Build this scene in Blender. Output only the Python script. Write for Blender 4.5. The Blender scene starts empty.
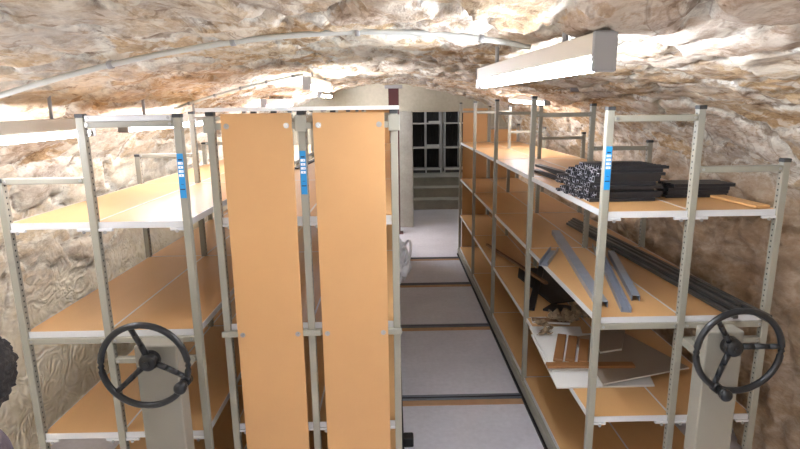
import bpy, bmesh, math, random
import numpy as np
from mathutils import Vector, Matrix, Euler
random.seed(4); rng = np.random.default_rng(7)
S = bpy.context.scene
C = S.collection
PI = math.pi

# ------------------------------------------------------------------ camera
H = 1.98
def setup_camera():
    pi, ya, ro = map(math.radians, (12.0782, 0.7187, -0.7904))
    R = Vector((math.cos(ya), -math.sin(ya), 0)); Fh = Vector((math.sin(ya), math.cos(ya), 0)); Z = Vector((0, 0, 1))
    F = Fh*math.cos(pi) - Z*math.sin(pi); U = Fh*math.sin(pi) + Z*math.cos(pi)
    R2 = R*math.cos(ro) + U*math.sin(ro); U2 = -R*math.sin(ro) + U*math.cos(ro)
    cd = bpy.data.cameras.new('camera'); cam = bpy.data.objects.new('camera', cd); C.objects.link(cam)
    m = Matrix((R2, U2, -F)).transposed().to_4x4(); m.translation = (0, 0, H); cam.matrix_world = m
    cd.sensor_width = 36; cd.sensor_fit = 'HORIZONTAL'; cd.lens = 542.38/800*36; cd.clip_start = .02; cd.clip_end = 60
    S.camera = cam
setup_camera()

# ------------------------------------------------------------------ materials
def lin(c):
    return tuple(((v/255)/12.92 if v/255 <= .04045 else ((v/255+.055)/1.055)**2.4) for v in c) + (1,)
def nodes(name):
    m = bpy.data.materials.new(name); m.use_nodes = True
    nt = m.node_tree; b = nt.nodes['Principled BSDF']
    return m, nt, b
def N(nt, t, **kw):
    n = nt.nodes.new(t)
    for k, v in kw.items():
        if k in n.inputs: n.inputs[k].default_value = v
        else: setattr(n, k, v)
    return n
def mat(name, col, rough=.5, metal=0, var=.08, scale=6, bump=0, bscale=60, spec=.5):
    m, nt, b = nodes(name)
    tc = N(nt, 'ShaderNodeTexCoord'); no = N(nt, 'ShaderNodeTexNoise', Scale=scale, Detail=5.0)
    nt.links.new(tc.outputs['Object'], no.inputs['Vector'])
    mx = N(nt, 'ShaderNodeMix', data_type='RGBA'); c = lin(col)
    mx.inputs[6].default_value = tuple(v*(1-var) for v in c[:3])+(1,); mx.inputs[7].default_value = tuple(min(1, v*(1+var)) for v in c[:3])+(1,)
    nt.links.new(no.outputs['Fac'], mx.inputs[0]); nt.links.new(mx.outputs[2], b.inputs['Base Color'])
    b.inputs['Roughness'].default_value = rough; b.inputs['Metallic'].default_value = metal
    b.inputs['Specular IOR Level'].default_value = spec
    if bump:
        n2 = N(nt, 'ShaderNodeTexNoise', Scale=bscale, Detail=4.0); nt.links.new(tc.outputs['Object'], n2.inputs['Vector'])
        bp = N(nt, 'ShaderNodeBump', Strength=bump, Distance=.01); nt.links.new(n2.outputs['Fac'], bp.inputs['Height']); nt.links.new(bp.outputs[0], b.inputs['Normal'])
    return m
def emit(name, col, strength):
    m, nt, b = nodes(name)
    b.inputs['Base Color'].default_value = (.9, .9, .9, 1)
    b.inputs['Emission Color'].default_value = lin(col); b.inputs['Emission Strength'].default_value = strength
    return m
def board_mat(name, col, var=.1, rough=.38):
    m, nt, b = nodes(name)
    tc = N(nt, 'ShaderNodeTexCoord')
    mp = N(nt, 'ShaderNodeMapping'); mp.inputs['Scale'].default_value = (3, .7, 3)
    nt.links.new(tc.outputs['Object'], mp.inputs['Vector'])
    n1 = N(nt, 'ShaderNodeTexNoise', Scale=2.2, Detail=6.0, Roughness=.6); nt.links.new(mp.outputs[0], n1.inputs['Vector'])
    n2 = N(nt, 'ShaderNodeTexNoise', Scale=220.0, Detail=2.0); nt.links.new(tc.outputs['Object'], n2.inputs['Vector'])
    ad = N(nt, 'ShaderNodeMath', operation='MULTIPLY_ADD'); ad.inputs[1].default_value = .35; nt.links.new(n2.outputs['Fac'], ad.inputs[0]); nt.links.new(n1.outputs['Fac'], ad.inputs[2])
    mx = N(nt, 'ShaderNodeMix', data_type='RGBA'); c = lin(col)
    mx.inputs[6].default_value = (c[0]*(1-var), c[1]*(1-var*1.2), c[2]*(1-var*1.4), 1); mx.inputs[7].default_value = (c[0]*(1+var), c[1]*(1+var), c[2]*(1+var), 1)
    nt.links.new(ad.outputs[0], mx.inputs[0]); nt.links.new(mx.outputs[2], b.inputs['Base Color'])
    b.inputs['Roughness'].default_value = rough; b.inputs['Specular IOR Level'].default_value = .45
    return m
def post_mat():
    # painted steel; a row of punched round holes on the two side faces
    m, nt, b = nodes('painted steel upright')
    tc = N(nt, 'ShaderNodeTexCoord'); sp = N(nt, 'ShaderNodeSeparateXYZ'); nt.links.new(tc.outputs['Object'], sp.inputs[0])
    def M(op, a, bv=None, c=None):
        n = N(nt, 'ShaderNodeMath', operation=op)
        for i, v in enumerate((a, bv, c)):
            if v is None: continue
            if hasattr(v, 'node'): nt.links.new(v, n.inputs[i])
            else: n.inputs[i].default_value = v
        return n.outputs[0]
    zz = M('SUBTRACT', M('MODULO', sp.outputs['Z'], .025), .0125)
    d = M('SQRT', M('ADD', M('MULTIPLY', zz, zz), M('MULTIPLY', sp.outputs['Y'], sp.outputs['Y'])))
    hole = M('LESS_THAN', d, .0044)
    side = M('GREATER_THAN', M('ABSOLUTE', sp.outputs['X']), .0145)
    mask = M('MULTIPLY', hole, side)
    no = N(nt, 'ShaderNodeTexNoise', Scale=7.0, Detail=4.0); nt.links.new(tc.outputs['Object'], no.inputs['Vector'])
    m1 = N(nt, 'ShaderNodeMix', data_type='RGBA'); c = lin(COL_STEEL)
    m1.inputs[6].default_value = tuple(v*.93 for v in c[:3])+(1,); m1.inputs[7].default_value = tuple(v*1.05 for v in c[:3])+(1,)
    nt.links.new(no.outputs['Fac'], m1.inputs[0])
    m2 = N(nt, 'ShaderNodeMix', data_type='RGBA'); m2.inputs[7].default_value = (.012, .011, .01, 1)
    nt.links.new(mask, m2.inputs[0]); nt.links.new(m1.outputs[2], m2.inputs[6]); nt.links.new(m2.outputs[2], b.inputs['Base Color'])
    b.inputs['Roughness'].default_value = .42
    return m
COL_STEEL = (150, 148, 135)
M = {}
M['post'] = post_mat()
M['steel'] = mat('painted grey beige steel', COL_STEEL, .42, 0, .05)
M['lip'] = mat('pale grey steel lip', (205, 207, 208), .38, 0, .04)
M['board'] = board_mat('orange tan hardboard', (203, 160, 108))
M['boardshade'] = board_mat('hardboard underside darkened for shade', (118, 88, 62), .15, .7)  # undersides coloured dark brown to stand for shade and cut orange bounce
M['panel'] = board_mat('orange tan end panel', (200, 156, 105), .05, .45)
M['cap'] = mat('dark plastic cap', (58, 60, 60), .5)
M['blue'] = mat('blue label print', (22, 140, 205), .45, 0, .04)
M['white'] = mat('white print', (232, 236, 240), .5, 0, .03)
M['ink'] = mat('dark print', (20, 45, 80), .5, 0, .03)
M['bolt'] = mat('zinc bolt', (170, 172, 172), .3, .8, .05)
M['black'] = mat('black wheel plastic', (30, 33, 36), .3, 0, .1, spec=.5)
M['hub'] = mat('black hub plastic', (26, 28, 30), .38, 0, .1)
M['housing'] = mat('grey drive housing', (142, 139, 128), .45, 0, .04)
M['rail'] = mat('dark steel rail', (100, 106, 116), .35, .35, .15)
M['railgap'] = mat('rail groove', (25, 26, 28), .6)
M['woodstrip'] = mat('brown wood strip', (188, 148, 112), .6, 0, .2, 14)
M['rubber'] = mat('black rubber', (24, 24, 25), .6)
M['lampbody'] = mat('lamp housing', (196, 186, 168), .45, 0, .05)
M['lampend'] = mat('lamp end cap', (150, 148, 146), .45, 0, .05)
M['tube'] = emit('lit fluorescent tube', (236, 242, 255), 28)
M['tubefar'] = emit('lit fluorescent tube of the far vault', (232, 238, 255), 30)
M['tubeleft'] = emit('lit fluorescent tube of the left wall', (240, 242, 255), 13)
M['tuberight'] = emit('lit fluorescent tube of the right side', (240, 242, 255), 14)  # also used by the added lamps behind the camera and over the stairs
M['tubefillfar'] = emit('added fill tube by the far wall', (240, 242, 255), 60)
M['tubefillback'] = emit('added fill tube behind the camera', (236, 240, 255), 58)
M['conduit'] = mat('grey plastic conduit', (190, 192, 186), .45, 0, .08)
M['maroon'] = mat('maroon painted steel', (72, 30, 30), .45, 0, .12)
M['darksteel'] = mat('dark grey metal strip', (46, 47, 51), .38, .3, .15)
M['cutend'] = mat('bare cut metal end', (205, 205, 216), .35, .3, .12)
M['bluegrey'] = mat('galvanised blue grey steel', (150, 160, 174), .35, .3, .2, 12)
M['tubeblack'] = mat('dark grey profile', (78, 78, 76), .35, .25, .15)
M['plank'] = board_mat('reddish brown wood', (138, 97, 58), .25, .5)
M['slat'] = board_mat('light wood', (214, 168, 112), .12, .5)
M['whiteboard'] = mat('white sheet', (226, 226, 222), .45, 0, .03)
M['greyboard'] = mat('grey backing sheet', (150, 138, 122), .6, 0, .06)
M['edgewhite'] = mat('pale sheet edge', (214, 212, 206), .5, 0, .03)
M['paper'] = mat('crumpled brown paper', (138, 118, 92), .75, 0, .2, 20)
M['bag'] = mat('white plastic bag', (232, 234, 238), .35, 0, .05, 20)
M['navy'] = mat('navy cloth', (40, 46, 66), .8, 0, .25, 30)
M['blacksheet'] = mat('black sheet', (34, 33, 33), .5, 0, .2)
M['brownstrip'] = board_mat('brown edging', (124, 92, 64), .2, .55)

# ------------------------------------------------------------------ mesh helpers
class MB:
    def __init__(self): self.bm = bmesh.new()
    def _mark(self, before, mi, smooth=False):
        for f in self.bm.faces:
            if f not in before: f.material_index = mi; f.smooth = smooth
    def box(self, lo, hi, mi=0, bev=0, mtx=None, seg=1):
        before = set(self.bm.faces)
        lo, hi = Vector(lo), Vector(hi); c = (lo+hi)/2; d = hi-lo
        T = Matrix.Translation(c) @ Matrix.Diagonal((*d, 1))
        r = bmesh.ops.create_cube(self.bm, size=1, matrix=T)
        vs = r['verts']
        if bev:
            es = list({e for v in vs for e in v.link_edges})
            bmesh.ops.bevel(self.bm, geom=es, offset=bev, segments=seg, profile=.5, affect='EDGES')
        new = [f for f in self.bm.faces if f not in before]
        for f in new: f.material_index = mi
        if mtx is not None:
            bmesh.ops.transform(self.bm, matrix=mtx, verts=list({v for f in new for v in f.verts}))
        return self
    def cyl(self, p0, p1, r, r2=None, n=16, mi=0, caps=True, smooth=True):
        before = set(self.bm.faces); p0, p1 = Vector(p0), Vector(p1); d = p1-p0
        T = Matrix.Translation((p0+p1)/2) @ d.to_track_quat('Z', 'Y').to_matrix().to_4x4()
        bmesh.ops.create_cone(self.bm, cap_ends=caps, segments=n, radius1=r, radius2=r if r2 is None else r2, depth=d.length, matrix=T)
        for f in self.bm.faces:
            if f not in before: f.material_index = mi; f.smooth = smooth and len(f.verts) == 4
        return self
    def sphere(self, c, r, mi=0, sc=(1, 1, 1), n=16):
        before = set(self.bm.faces)
        bmesh.ops.create_uvsphere(self.bm, u_segments=n, v_segments=n//2+2, radius=r, matrix=Matrix.Translation(c) @ Matrix.Diagonal((*sc, 1)))
        self._mark(before, mi, True); return self
    def sweep(self, pts, prof, mi=0, smooth=False, up=Vector((0, 0, 1)), closed=False, caps=True):
        # sweep a closed 2D profile (list of (a, b)) along points
        pts = [Vector(p) for p in pts]; n = len(pts); rings = []
        for i, p in enumerate(pts):
            a = pts[i-1] if (i > 0 or closed) else p; b = pts[(i+1) % n] if (i < n-1 or closed) else p
            t = (b-a).normalized(); s = t.cross(up)
            if s.length < 1e-4: s = Vector((1, 0, 0))
            s.normalize(); u = s.cross(t)
            rings.append([self.bm.verts.new(p + s*x + u*y) for x, y in prof])
        k = len(prof)
        for i in range(n if closed else n-1):
            A, B = rings[i], rings[(i+1) % n]
            for j in range(k):
                f = self.bm.faces.new((A[j], A[(j+1) % k], B[(j+1) % k], B[j])); f.material_index = mi; f.smooth = smooth
        if caps and not closed:
            for f in (self.bm.faces.new(rings[0][::-1]), self.bm.faces.new(rings[-1])): f.material_index = mi
        return self
    def tube(self, pts, r, n=10, mi=0, closed=False):
        return self.sweep(pts, [(r*math.cos(2*PI*i/n), r*math.sin(2*PI*i/n)) for i in range(n)], mi, True, closed=closed)
    def prism(self, poly, z0, z1, mi=0, mi_side=None):
        a = [self.bm.verts.new((x, y, z0)) for x, y in poly]; b = [self.bm.verts.new((x, y, z1)) for x, y in poly]; k = len(poly)
        self.bm.faces.new(a[::-1]).material_index = mi; self.bm.faces.new(b).material_index = mi
        for j in range(k):
            self.bm.faces.new((a[j], a[(j+1) % k], b[(j+1) % k], b[j])).material_index = mi if mi_side is None else mi_side
        return self
    def mesh(self, name, mats):
        bmesh.ops.recalc_face_normals(self.bm, faces=self.bm.faces)
        me = bpy.data.meshes.new(name); self.bm.to_mesh(me); self.bm.free()
        for m in mats: me.materials.append(M[m] if isinstance(m, str) else m)
        return me

WORLD = {}
def place(name, me, loc=(0, 0, 0), parent=None, rot=None, label=None):
    """link an object at WORLD position loc; parents carry translation only"""
    o = bpy.data.objects.new(name, me); C.objects.link(o)
    loc = Vector(loc); WORLD[o] = loc
    if parent is not None:
        o.parent = parent; o.location = loc - WORLD[parent]
    else: o.location = loc
    if rot is not None: o.rotation_euler = rot
    if label: o['label'] = label
    return o
def tag(o, label, cat, group=None, kind=None):
    o['label'] = label; o['category'] = cat
    if group: o['group'] = group
    if kind: o['kind'] = kind
    return o
def thing(name, label, cat, loc=(0, 0, 0), group=None):
    return tag(place(name, None, loc), label, cat, group)
def struct(name, me, loc=(0, 0, 0), label=None, cat='wall'):
    o = place(name, me, loc); o['kind'] = 'structure'; o['category'] = cat
    if label: o['label'] = label
    return o
def frame(p0, p1, up=Vector((0, 0, 1))):
    """matrix with local Y from p0 to p1, Z as near to up as possible"""
    p0, p1 = Vector(p0), Vector(p1); y = (p1-p0).normalized(); x = y.cross(up).normalized(); z = x.cross(y)
    m = Matrix((x, y, z)).transposed().to_4x4(); m.translation = p0
    return m, (p1-p0).length

# ------------------------------------------------------------------ vault and walls
def vnoise(x, y, seed=0):
    xi = np.floor(x).astype(np.int64); yi = np.floor(y).astype(np.int64); fx = x-xi; fy = y-yi
    fx = fx*fx*(3-2*fx); fy = fy*fy*(3-2*fy)
    def h(a, b):
        n = (a*374761393 + b*668265263 + seed*974634777) & 0xffffffff
        n = ((n ^ (n >> 13))*1274126177) & 0xffffffff
        return ((n ^ (n >> 16)) & 0xffff)/65535.0
    return (h(xi, yi)*(1-fx)+h(xi+1, yi)*fx)*(1-fy) + (h(xi, yi+1)*(1-fx)+h(xi+1, yi+1)*fx)*fy
def fbm(x, y, o=4, seed=0):
    s = 0; a = .5
    for i in range(o):
        s = s + a*vnoise(x*2**i+17*i, y*2**i-9*i, seed+i); a *= .5
    return s/(1-.5**o)
def voro(x, y, seed=0):
    xi = np.floor(x).astype(np.int64); yi = np.floor(y).astype(np.int64)
    f1 = np.full(x.shape, 9.); f2 = np.full(x.shape, 9.); idr = np.zeros(x.shape); idr2 = np.zeros(x.shape)
    def h(a, b, s):
        n = (a*374761393 + b*668265263 + (seed+s)*974634777) & 0xffffffff
        n = ((n ^ (n >> 13))*1274126177) & 0xffffffff
        return ((n ^ (n >> 16)) & 0xffff)/65535.0
    for dx in (-1, 0, 1):
        for dy in (-1, 0, 1):
            a, b = xi+dx, yi+dy
            px = a+.1+.8*h(a, b, 1); py = b+.1+.8*h(a, b, 2)
            d = np.maximum(np.abs(px-x), np.abs(py-y))*.55 + .45*np.hypot(px-x, py-y)
            r = h(a, b, 3); r2 = h(a, b, 4)
            n1 = d < f1
            f2 = np.where(n1, f1, np.minimum(f2, d)); idr = np.where(n1, r, idr); idr2 = np.where(n1, r2, idr2); f1 = np.where(n1, d, f1)
    return f2-f1, idr, idr2
HALF = [(0, 2.262), (.3, 2.253), (.65, 2.222), (.97, 2.165), (1.32, 2.085), (1.6, 1.995), (1.82, 1.87), (1.98, 1.68), (2.06, 1.4), (2.09, 1.0), (2.1, .5), (2.1, -.05)]
HALF_R = [(0, 2.262), (.3, 2.24), (.5, 2.20), (.7, 2.172), (.97, 2.132), (1.32, 2.066), (1.6, 1.985)] + HALF[6:]
def profile():
    P = [(-x, z) for x, z in HALF[::-1]] + HALF_R[1:]
    P = np.array(P); s = np.r_[0, np.cumsum(np.hypot(*np.diff(P, axis=0).T))]
    t = np.linspace(0, s[-1], 360)
    q = np.c_[np.interp(t, s, P[:, 0]), np.interp(t, s, P[:, 1])]
    for _ in range(60): q[1:-1] = .25*q[:-2]+.5*q[1:-1]+.25*q[2:]
    s = np.r_[0, np.cumsum(np.hypot(*np.diff(q, axis=0).T))]
    return q, s-s[-1]/2
def smooth(a, b, x):
    t = np.clip((x-a)/(b-a), 0, 1); return t*t*(3-2*t)
def build_vault():
    q, u = profile(); nu = len(u)
    ys = np.r_[np.arange(-1.6, 1.0, .05), np.arange(1.0, 5.2, .02), np.arange(5.2, 9.4, .04)]; ny = len(ys)
    Ug, Yg = np.meshgrid(u, ys); X = np.tile(q[:, 0], (ny, 1)); Z = np.tile(q[:, 1], (ny, 1))
    Z = Z + .018*(Yg-2)*np.clip(1-(X/1.9)**2, 0, 1)
    tg = np.gradient(q, axis=0); tg /= np.linalg.norm(tg, axis=1)[:, None]
    NX = np.tile(tg[:, 1], (ny, 1)); NZ = np.tile(-tg[:, 0], (ny, 1))      # inward: left wall +x, ceiling down
    sgn = np.where(NZ.mean() < 0, 1, -1); NX = NX*sgn; NZ = NZ*sgn
    wx = (fbm(Ug*2.3, Yg*2.3, 4, 3)-.5)*.34; wy = (fbm(Ug*2.3+40, Yg*2.3, 4, 5)-.5)*.34
    fx = (fbm(Ug*11, Yg*11, 3, 21)-.5)*.075; fy = (fbm(Ug*11+9, Yg*11, 3, 22)-.5)*.075
    a = Ug+wx+fx; b = Yg+wy+fy
    edge, r1, r2 = voro(a/.2, b/.55, 11)
    e2, q1, q2 = voro(a/.08, b/.2, 31)
    big = fbm(Ug*.9, Yg*.9, 3, 50)
    small_zone = smooth(.52, .62, fbm(Ug*1.4+7, Yg*1.4, 3, 61))
    st = smooth(.02, .16, edge)
    h = st*(.010+.022*r2) + small_zone*smooth(.03, .25, e2)*.008
    rough = fbm(Ug*13, Yg*5, 4, 70)-.5
    ridge = 1-np.abs(2*fbm(Ug*9, Yg*3.4, 4, 90)-1)
    h = h + rough*.03 + (ridge**4)*.012 + (big-.5)*.03
    slope = (r1-.5)*.03*np.clip(edge, 0, .6)*2
    h = h + slope - .012*smooth(.035, .0, edge)*(r2 > .4)
    # lower left: rendered coat that covers the stones; lower right: bulging rock
    leftlow = smooth(1.45, .85, Z + (fbm(Ug*3, Yg*3, 3, 77)-.5)*.7)*(X < -1)
    coat = smooth(1.95, 1.45, Z + (fbm(Ug*3, Yg*3, 3, 78)-.5)*.5)*(X < -1)
    h = h*(1-.78*leftlow) + leftlow*.008
    right = smooth(1.2, 1.7, X)*smooth(1.75, 1.4, Z)
    h = h + right*((fbm(Ug*3.2, Yg*2.6, 5, 101)-.5)*.24 + .01)
    h = h - .018
    PX = X+NX*h; PZ = Z+NZ*h
    co = np.stack([PX, Yg, PZ], -1)
    pat = np.stack([r1, edge, np.where(small_zone > .5, q1, r2), np.ones_like(r1)], -1)
    zone = np.stack([leftlow, right, coat, np.ones_like(r1)], -1)
    iw1 = int(np.argmin(np.abs(q[:nu//2, 1]-1.72))); iw2 = nu//2+int(np.argmin(np.abs(q[nu//2:, 1]-1.72)))
    return co, pat, zone, iw1, iw2
def grid_mesh(name, co, pat, zone, m):
    ny, nu = co.shape[:2]
    v = co.reshape(-1, 3); idx = np.arange(ny*nu).reshape(ny, nu)
    f = np.stack([idx[:-1, :-1], idx[:-1, 1:], idx[1:, 1:], idx[1:, :-1]], -1).reshape(-1, 4)
    me = bpy.data.meshes.new(name); me.vertices.add(len(v)); me.vertices.foreach_set('co', v.astype(np.float32).ravel())
    me.loops.add(f.size); me.loops.foreach_set('vertex_index', f.astype(np.int32).ravel())
    me.polygons.add(len(f)); me.polygons.foreach_set('loop_start', np.arange(0, f.size, 4, dtype=np.int32)); me.polygons.foreach_set('loop_total', np.full(len(f), 4, np.int32))
    me.update(); me.polygons.foreach_set('use_smooth', np.ones(len(f), bool))
    for nm, ar in (('stone', pat), ('zone', zone)):
        at = me.color_attributes.new(nm, 'FLOAT_COLOR', 'POINT'); at.data.foreach_set('color', ar.reshape(-1).astype(np.float32))
    me.validate(); me.materials.append(m); return me
def ramp(nt, stops, interp='LINEAR'):
    n = nt.nodes.new('ShaderNodeValToRGB'); n.color_ramp.interpolation = interp
    e = n.color_ramp.elements
    while len(e) < len(stops): e.new(.5)
    for el, (p, c) in zip(e, stops): el.position = p; el.color = lin(c) if len(c) == 3 else c
    return n
def stone_mat():
    m, nt, b = nodes('rubble stone masonry'); L = nt.links.new
    tc = N(nt, 'ShaderNodeTexCoord')
    at = N(nt, 'ShaderNodeAttribute', attribute_name='stone'); zn = N(nt, 'ShaderNodeAttribute', attribute_name='zone')
    sp = N(nt, 'ShaderNodeSeparateColor'); L(at.outputs['Color'], sp.inputs[0])
    sz = N(nt, 'ShaderNodeSeparateColor'); L(zn.outputs['Color'], sz.inputs[0])
    mpg = N(nt, 'ShaderNodeMapping'); mpg.inputs['Scale'].default_value = (1, .45, 1); L(tc.outputs['Object'], mpg.inputs['Vector'])
    n1 = N(nt, 'ShaderNodeTexNoise', Scale=9.0, Detail=8.0, Roughness=.68, Distortion=.25); L(mpg.outputs[0], n1.inputs['Vector'])
    n2 = N(nt, 'ShaderNodeTexNoise', Scale=55.0, Detail=5.0, Roughness=.75); L(mpg.outputs[0], n2.inputs['Vector'])
    n3 = N(nt, 'ShaderNodeTexNoise', Scale=2.6, Detail=5.0, Roughness=.6, Distortion=.8); L(mpg.outputs[0], n3.inputs['Vector'])
    def mth(op, a, bb, c=None, clamp=False):
        n = N(nt, 'ShaderNodeMath', operation=op, use_clamp=clamp)
        for i, v in enumerate((a, bb, c)):
            if v is None: continue
            if hasattr(v, 'node'): L(v, n.inputs[i])
            else: n.inputs[i].default_value = v
        return n.outputs[0]
    def mix(f, a, bb, mode='MIX'):
        n = N(nt, 'ShaderNodeMix', data_type='RGBA', blend_type=mode)
        for i, v in ((0, f), (6, a), (7, bb)):
            if hasattr(v, 'node'): L(v, n.inputs[i])
            else: n.inputs[i].default_value = v
        return n.outputs[2]
    # stone tint: per-stone random value pushed about by noise
    v = mth('ADD', mth('MULTIPLY', sp.outputs[0], .85), mth('MULTIPLY_ADD', n1.outputs['Fac'], .7, -.28))
    cr = ramp(nt, [(0, (168, 140, 106)), (.18, (208, 181, 140)), (.34, (212, 196, 170)), (.5, (186, 178, 168)), (.64, (208, 183, 146)), (.8, (204, 186, 166)), (1, (222, 216, 206))]); L(v, cr.inputs[0])
    sc = mix(mth('MULTIPLY_ADD', n2.outputs['Fac'], 3.2, -1.15, True), mix(1.0, cr.outputs[0], (.62, .56, .5, 1), 'MULTIPLY'), cr.outputs[0])
    # lime mortar smears
    mo = mth('ADD', sp.outputs[1], mth('MULTIPLY_ADD', n1.outputs['Fac'], -.55, .21))
    mm = ramp(nt, [(.0, (255, 255, 255)), (.09, (0, 0, 0))]); L(mo, mm.inputs[0])
    mort = ramp(nt, [(.3, (158, 154, 148)), (.46, (202, 199, 188)), (.64, (233, 230, 218))]); L(n2.outputs['Fac'], mort.inputs[0])
    col = mix(mm.outputs[0], sc, mort.outputs[0])
    # chalky bloom in patches
    bl = ramp(nt, [(.5, (0, 0, 0)), (.62, (255, 255, 255))]); L(n3.outputs['Fac'], bl.inputs[0])
    n4 = N(nt, 'ShaderNodeTexNoise', Scale=17.0, Detail=6.0, Roughness=.62, Distortion=.5); L(mpg.outputs[0], n4.inputs['Vector'])
    fl = ramp(nt, [(.5, (0, 0, 0)), (.58, (255, 255, 255))]); L(n4.outputs['Fac'], fl.inputs[0])
    col = mix(mth('MULTIPLY', mth('MAXIMUM', mth('MULTIPLY', bl.outputs[0], .35), mth('MULTIPLY', fl.outputs[0], .6)), .9), col, lin((226, 222, 208)))
    bp2 = ramp(nt, [(.36, (255, 255, 255)), (.46, (0, 0, 0))]); L(n3.outputs['Fac'], bp2.inputs[0])
    col = mix(mth('MULTIPLY', bp2.outputs[0], .25), col, lin((150, 118, 84)))
    # brown cracks and pits
    rd = mth('ABSOLUTE', mth('SUBTRACT', n3.outputs['Fac'], .47), 0)
    ck = ramp(nt, [(.0, (255, 255, 255)), (.014, (0, 0, 0))]); L(rd, ck.inputs[0])
    cv = ramp(nt, [(.36, (255, 255, 255)), (.41, (0, 0, 0))]); L(n4.outputs['Fac'], cv.inputs[0])
    col = mix(mth('MULTIPLY', mth('MAXIMUM', cv.outputs[0], mth('MULTIPLY', ck.outputs[0], .8)), .62), col, lin((112, 84, 58)))
    # cream render low on the left, brown rock on the right
    nz = N(nt, 'ShaderNodeTexNoise', Scale=5.5, Detail=3.0, Distortion=2.2); L(tc.outputs['Object'], nz.inputs['Vector'])
    cream = ramp(nt, [(.3, (232, 219, 186)), (.55, (246, 236, 210)), (.75, (250, 243, 224))]); L(nz.outputs['Fac'], cream.inputs[0])
    col = mix(mth('MULTIPLY', mth('MAXIMUM', mth('MULTIPLY', sz.outputs[2], .4), sz.outputs[0]), .94), col, cream.outputs[0])
    jn = mth('ADD', sp.outputs[1], mth('MULTIPLY_ADD', n4.outputs['Fac'], .12, -.06))
    jr = ramp(nt, [(.0, (255, 255, 255)), (.02, (255, 255, 255)), (.045, (0, 0, 0))]); L(jn, jr.inputs[0])
    inv = mth('SUBTRACT', 1.0, sz.outputs[0])
    col = mix(mth('MULTIPLY', mth('MULTIPLY', jr.outputs[0], .6), inv), col, lin((118, 94, 68)))
    rock = ramp(nt, [(.25, (112, 92, 72)), (.5, (176, 150, 122)), (.75, (212, 192, 170))]); L(n1.outputs['Fac'], rock.inputs[0])
    col = mix(mth('MULTIPLY', sz.outputs[1], .8), col, rock.outputs[0])
    L(col, b.inputs['Base Color']); b.inputs['Roughness'].default_value = .85; b.inputs['Specular IOR Level'].default_value = .25
    # trowel swirls
    sw = N(nt, 'ShaderNodeTexNoise', Scale=4.2, Detail=1.0, Distortion=2.6); L(tc.outputs['Object'], sw.inputs['Vector'])
    swr = mth('SINE', mth('MULTIPLY', sw.outputs['Fac'], 22.0), 0)
    hb = mth('MULTIPLY', mth('MULTIPLY', swr, .42), sz.outputs[0])
    hh = mth('ADD', mth('MULTIPLY_ADD', n1.outputs['Fac'], 1.0, hb), mth('MULTIPLY', n2.outputs['Fac'], .45))
    bp = N(nt, 'ShaderNodeBump', Strength=.55, Distance=.02); L(hh, bp.inputs['Height']); L(bp.outputs[0], b.inputs['Normal'])
    return m
co, pat, zone, i1, i2 = build_vault()
SM = stone_mat()
struct('wall_left', grid_mesh('wall_left', co[:, :i1+1], pat[:, :i1+1], zone[:, :i1+1], SM), label='left stone wall with cream render low down', cat='wall')
struct('ceiling', grid_mesh('ceiling', co[:, i1:i2+1], pat[:, i1:i2+1], zone[:, i1:i2+1], SM), label='rubble stone barrel vault over the shelving', cat='ceiling')
struct('wall_right', grid_mesh('wall_right', co[:, i2:], pat[:, i2:], zone[:, i2:], SM), label='rough brown rock wall behind the right shelving', cat='wall')
def ceil_z(x, y):
    T = HALF_R if x > 0 else HALF
    hx = np.array([p[0] for p in T]); hz = np.array([p[1] for p in T]); ax = abs(x)
    return float(np.interp(ax, hx, hz)) + .018*(y-2)*max(0, 1-(ax/1.9)**2)

def concrete(name, c0, c1, rough=.55, scale=2.0):
    m, nt, b = nodes(name); L = nt.links.new
    tc = N(nt, 'ShaderNodeTexCoord'); n1 = N(nt, 'ShaderNodeTexNoise', Scale=scale, Detail=8.0, Roughness=.6); L(tc.outputs['Object'], n1.inputs['Vector'])
    n2 = N(nt, 'ShaderNodeTexNoise', Scale=scale*18, Detail=4.0); L(tc.outputs['Object'], n2.inputs['Vector'])
    r = ramp(nt, [(.3, c0), (.62, c1)]); L(n1.outputs['Fac'], r.inputs[0])
    mx = N(nt, 'ShaderNodeMix', data_type='RGBA', blend_type='MULTIPLY'); mx.inputs[0].default_value = .25; L(r.outputs[0], mx.inputs[6]); L(n2.outputs['Color'], mx.inputs[7])
    L(r.outputs[0], mx.inputs[6]); L(n2.outputs['Fac'], mx.inputs[7]); L(mx.outputs[2], b.inputs['Base Color'])
    b.inputs['Roughness'].default_value = rough
    bp = N(nt, 'ShaderNodeBump', Strength=.15, Distance=.01); L(n2.outputs['Fac'], bp.inputs['Height']); L(bp.outputs[0], b.inputs['Normal'])
    return m
M['floor'] = concrete('pale cement floor', (214, 214, 222), (232, 232, 240), .5, 1.6)
M['plaster'] = concrete('greenish grey plaster', (168, 162, 142), (198, 192, 172), .8, 1.2)
M['concrete'] = concrete('grey concrete step', (160, 158, 148), (190, 188, 176), .7, 2.0)
b = MB(); b.box((-2.4, -1.7, -.1), (2.4, 10.64, 0)); struct('floor', b.mesh('floor', ['floor']), label='pale grey cement floor of the aisle', cat='floor')
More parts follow.
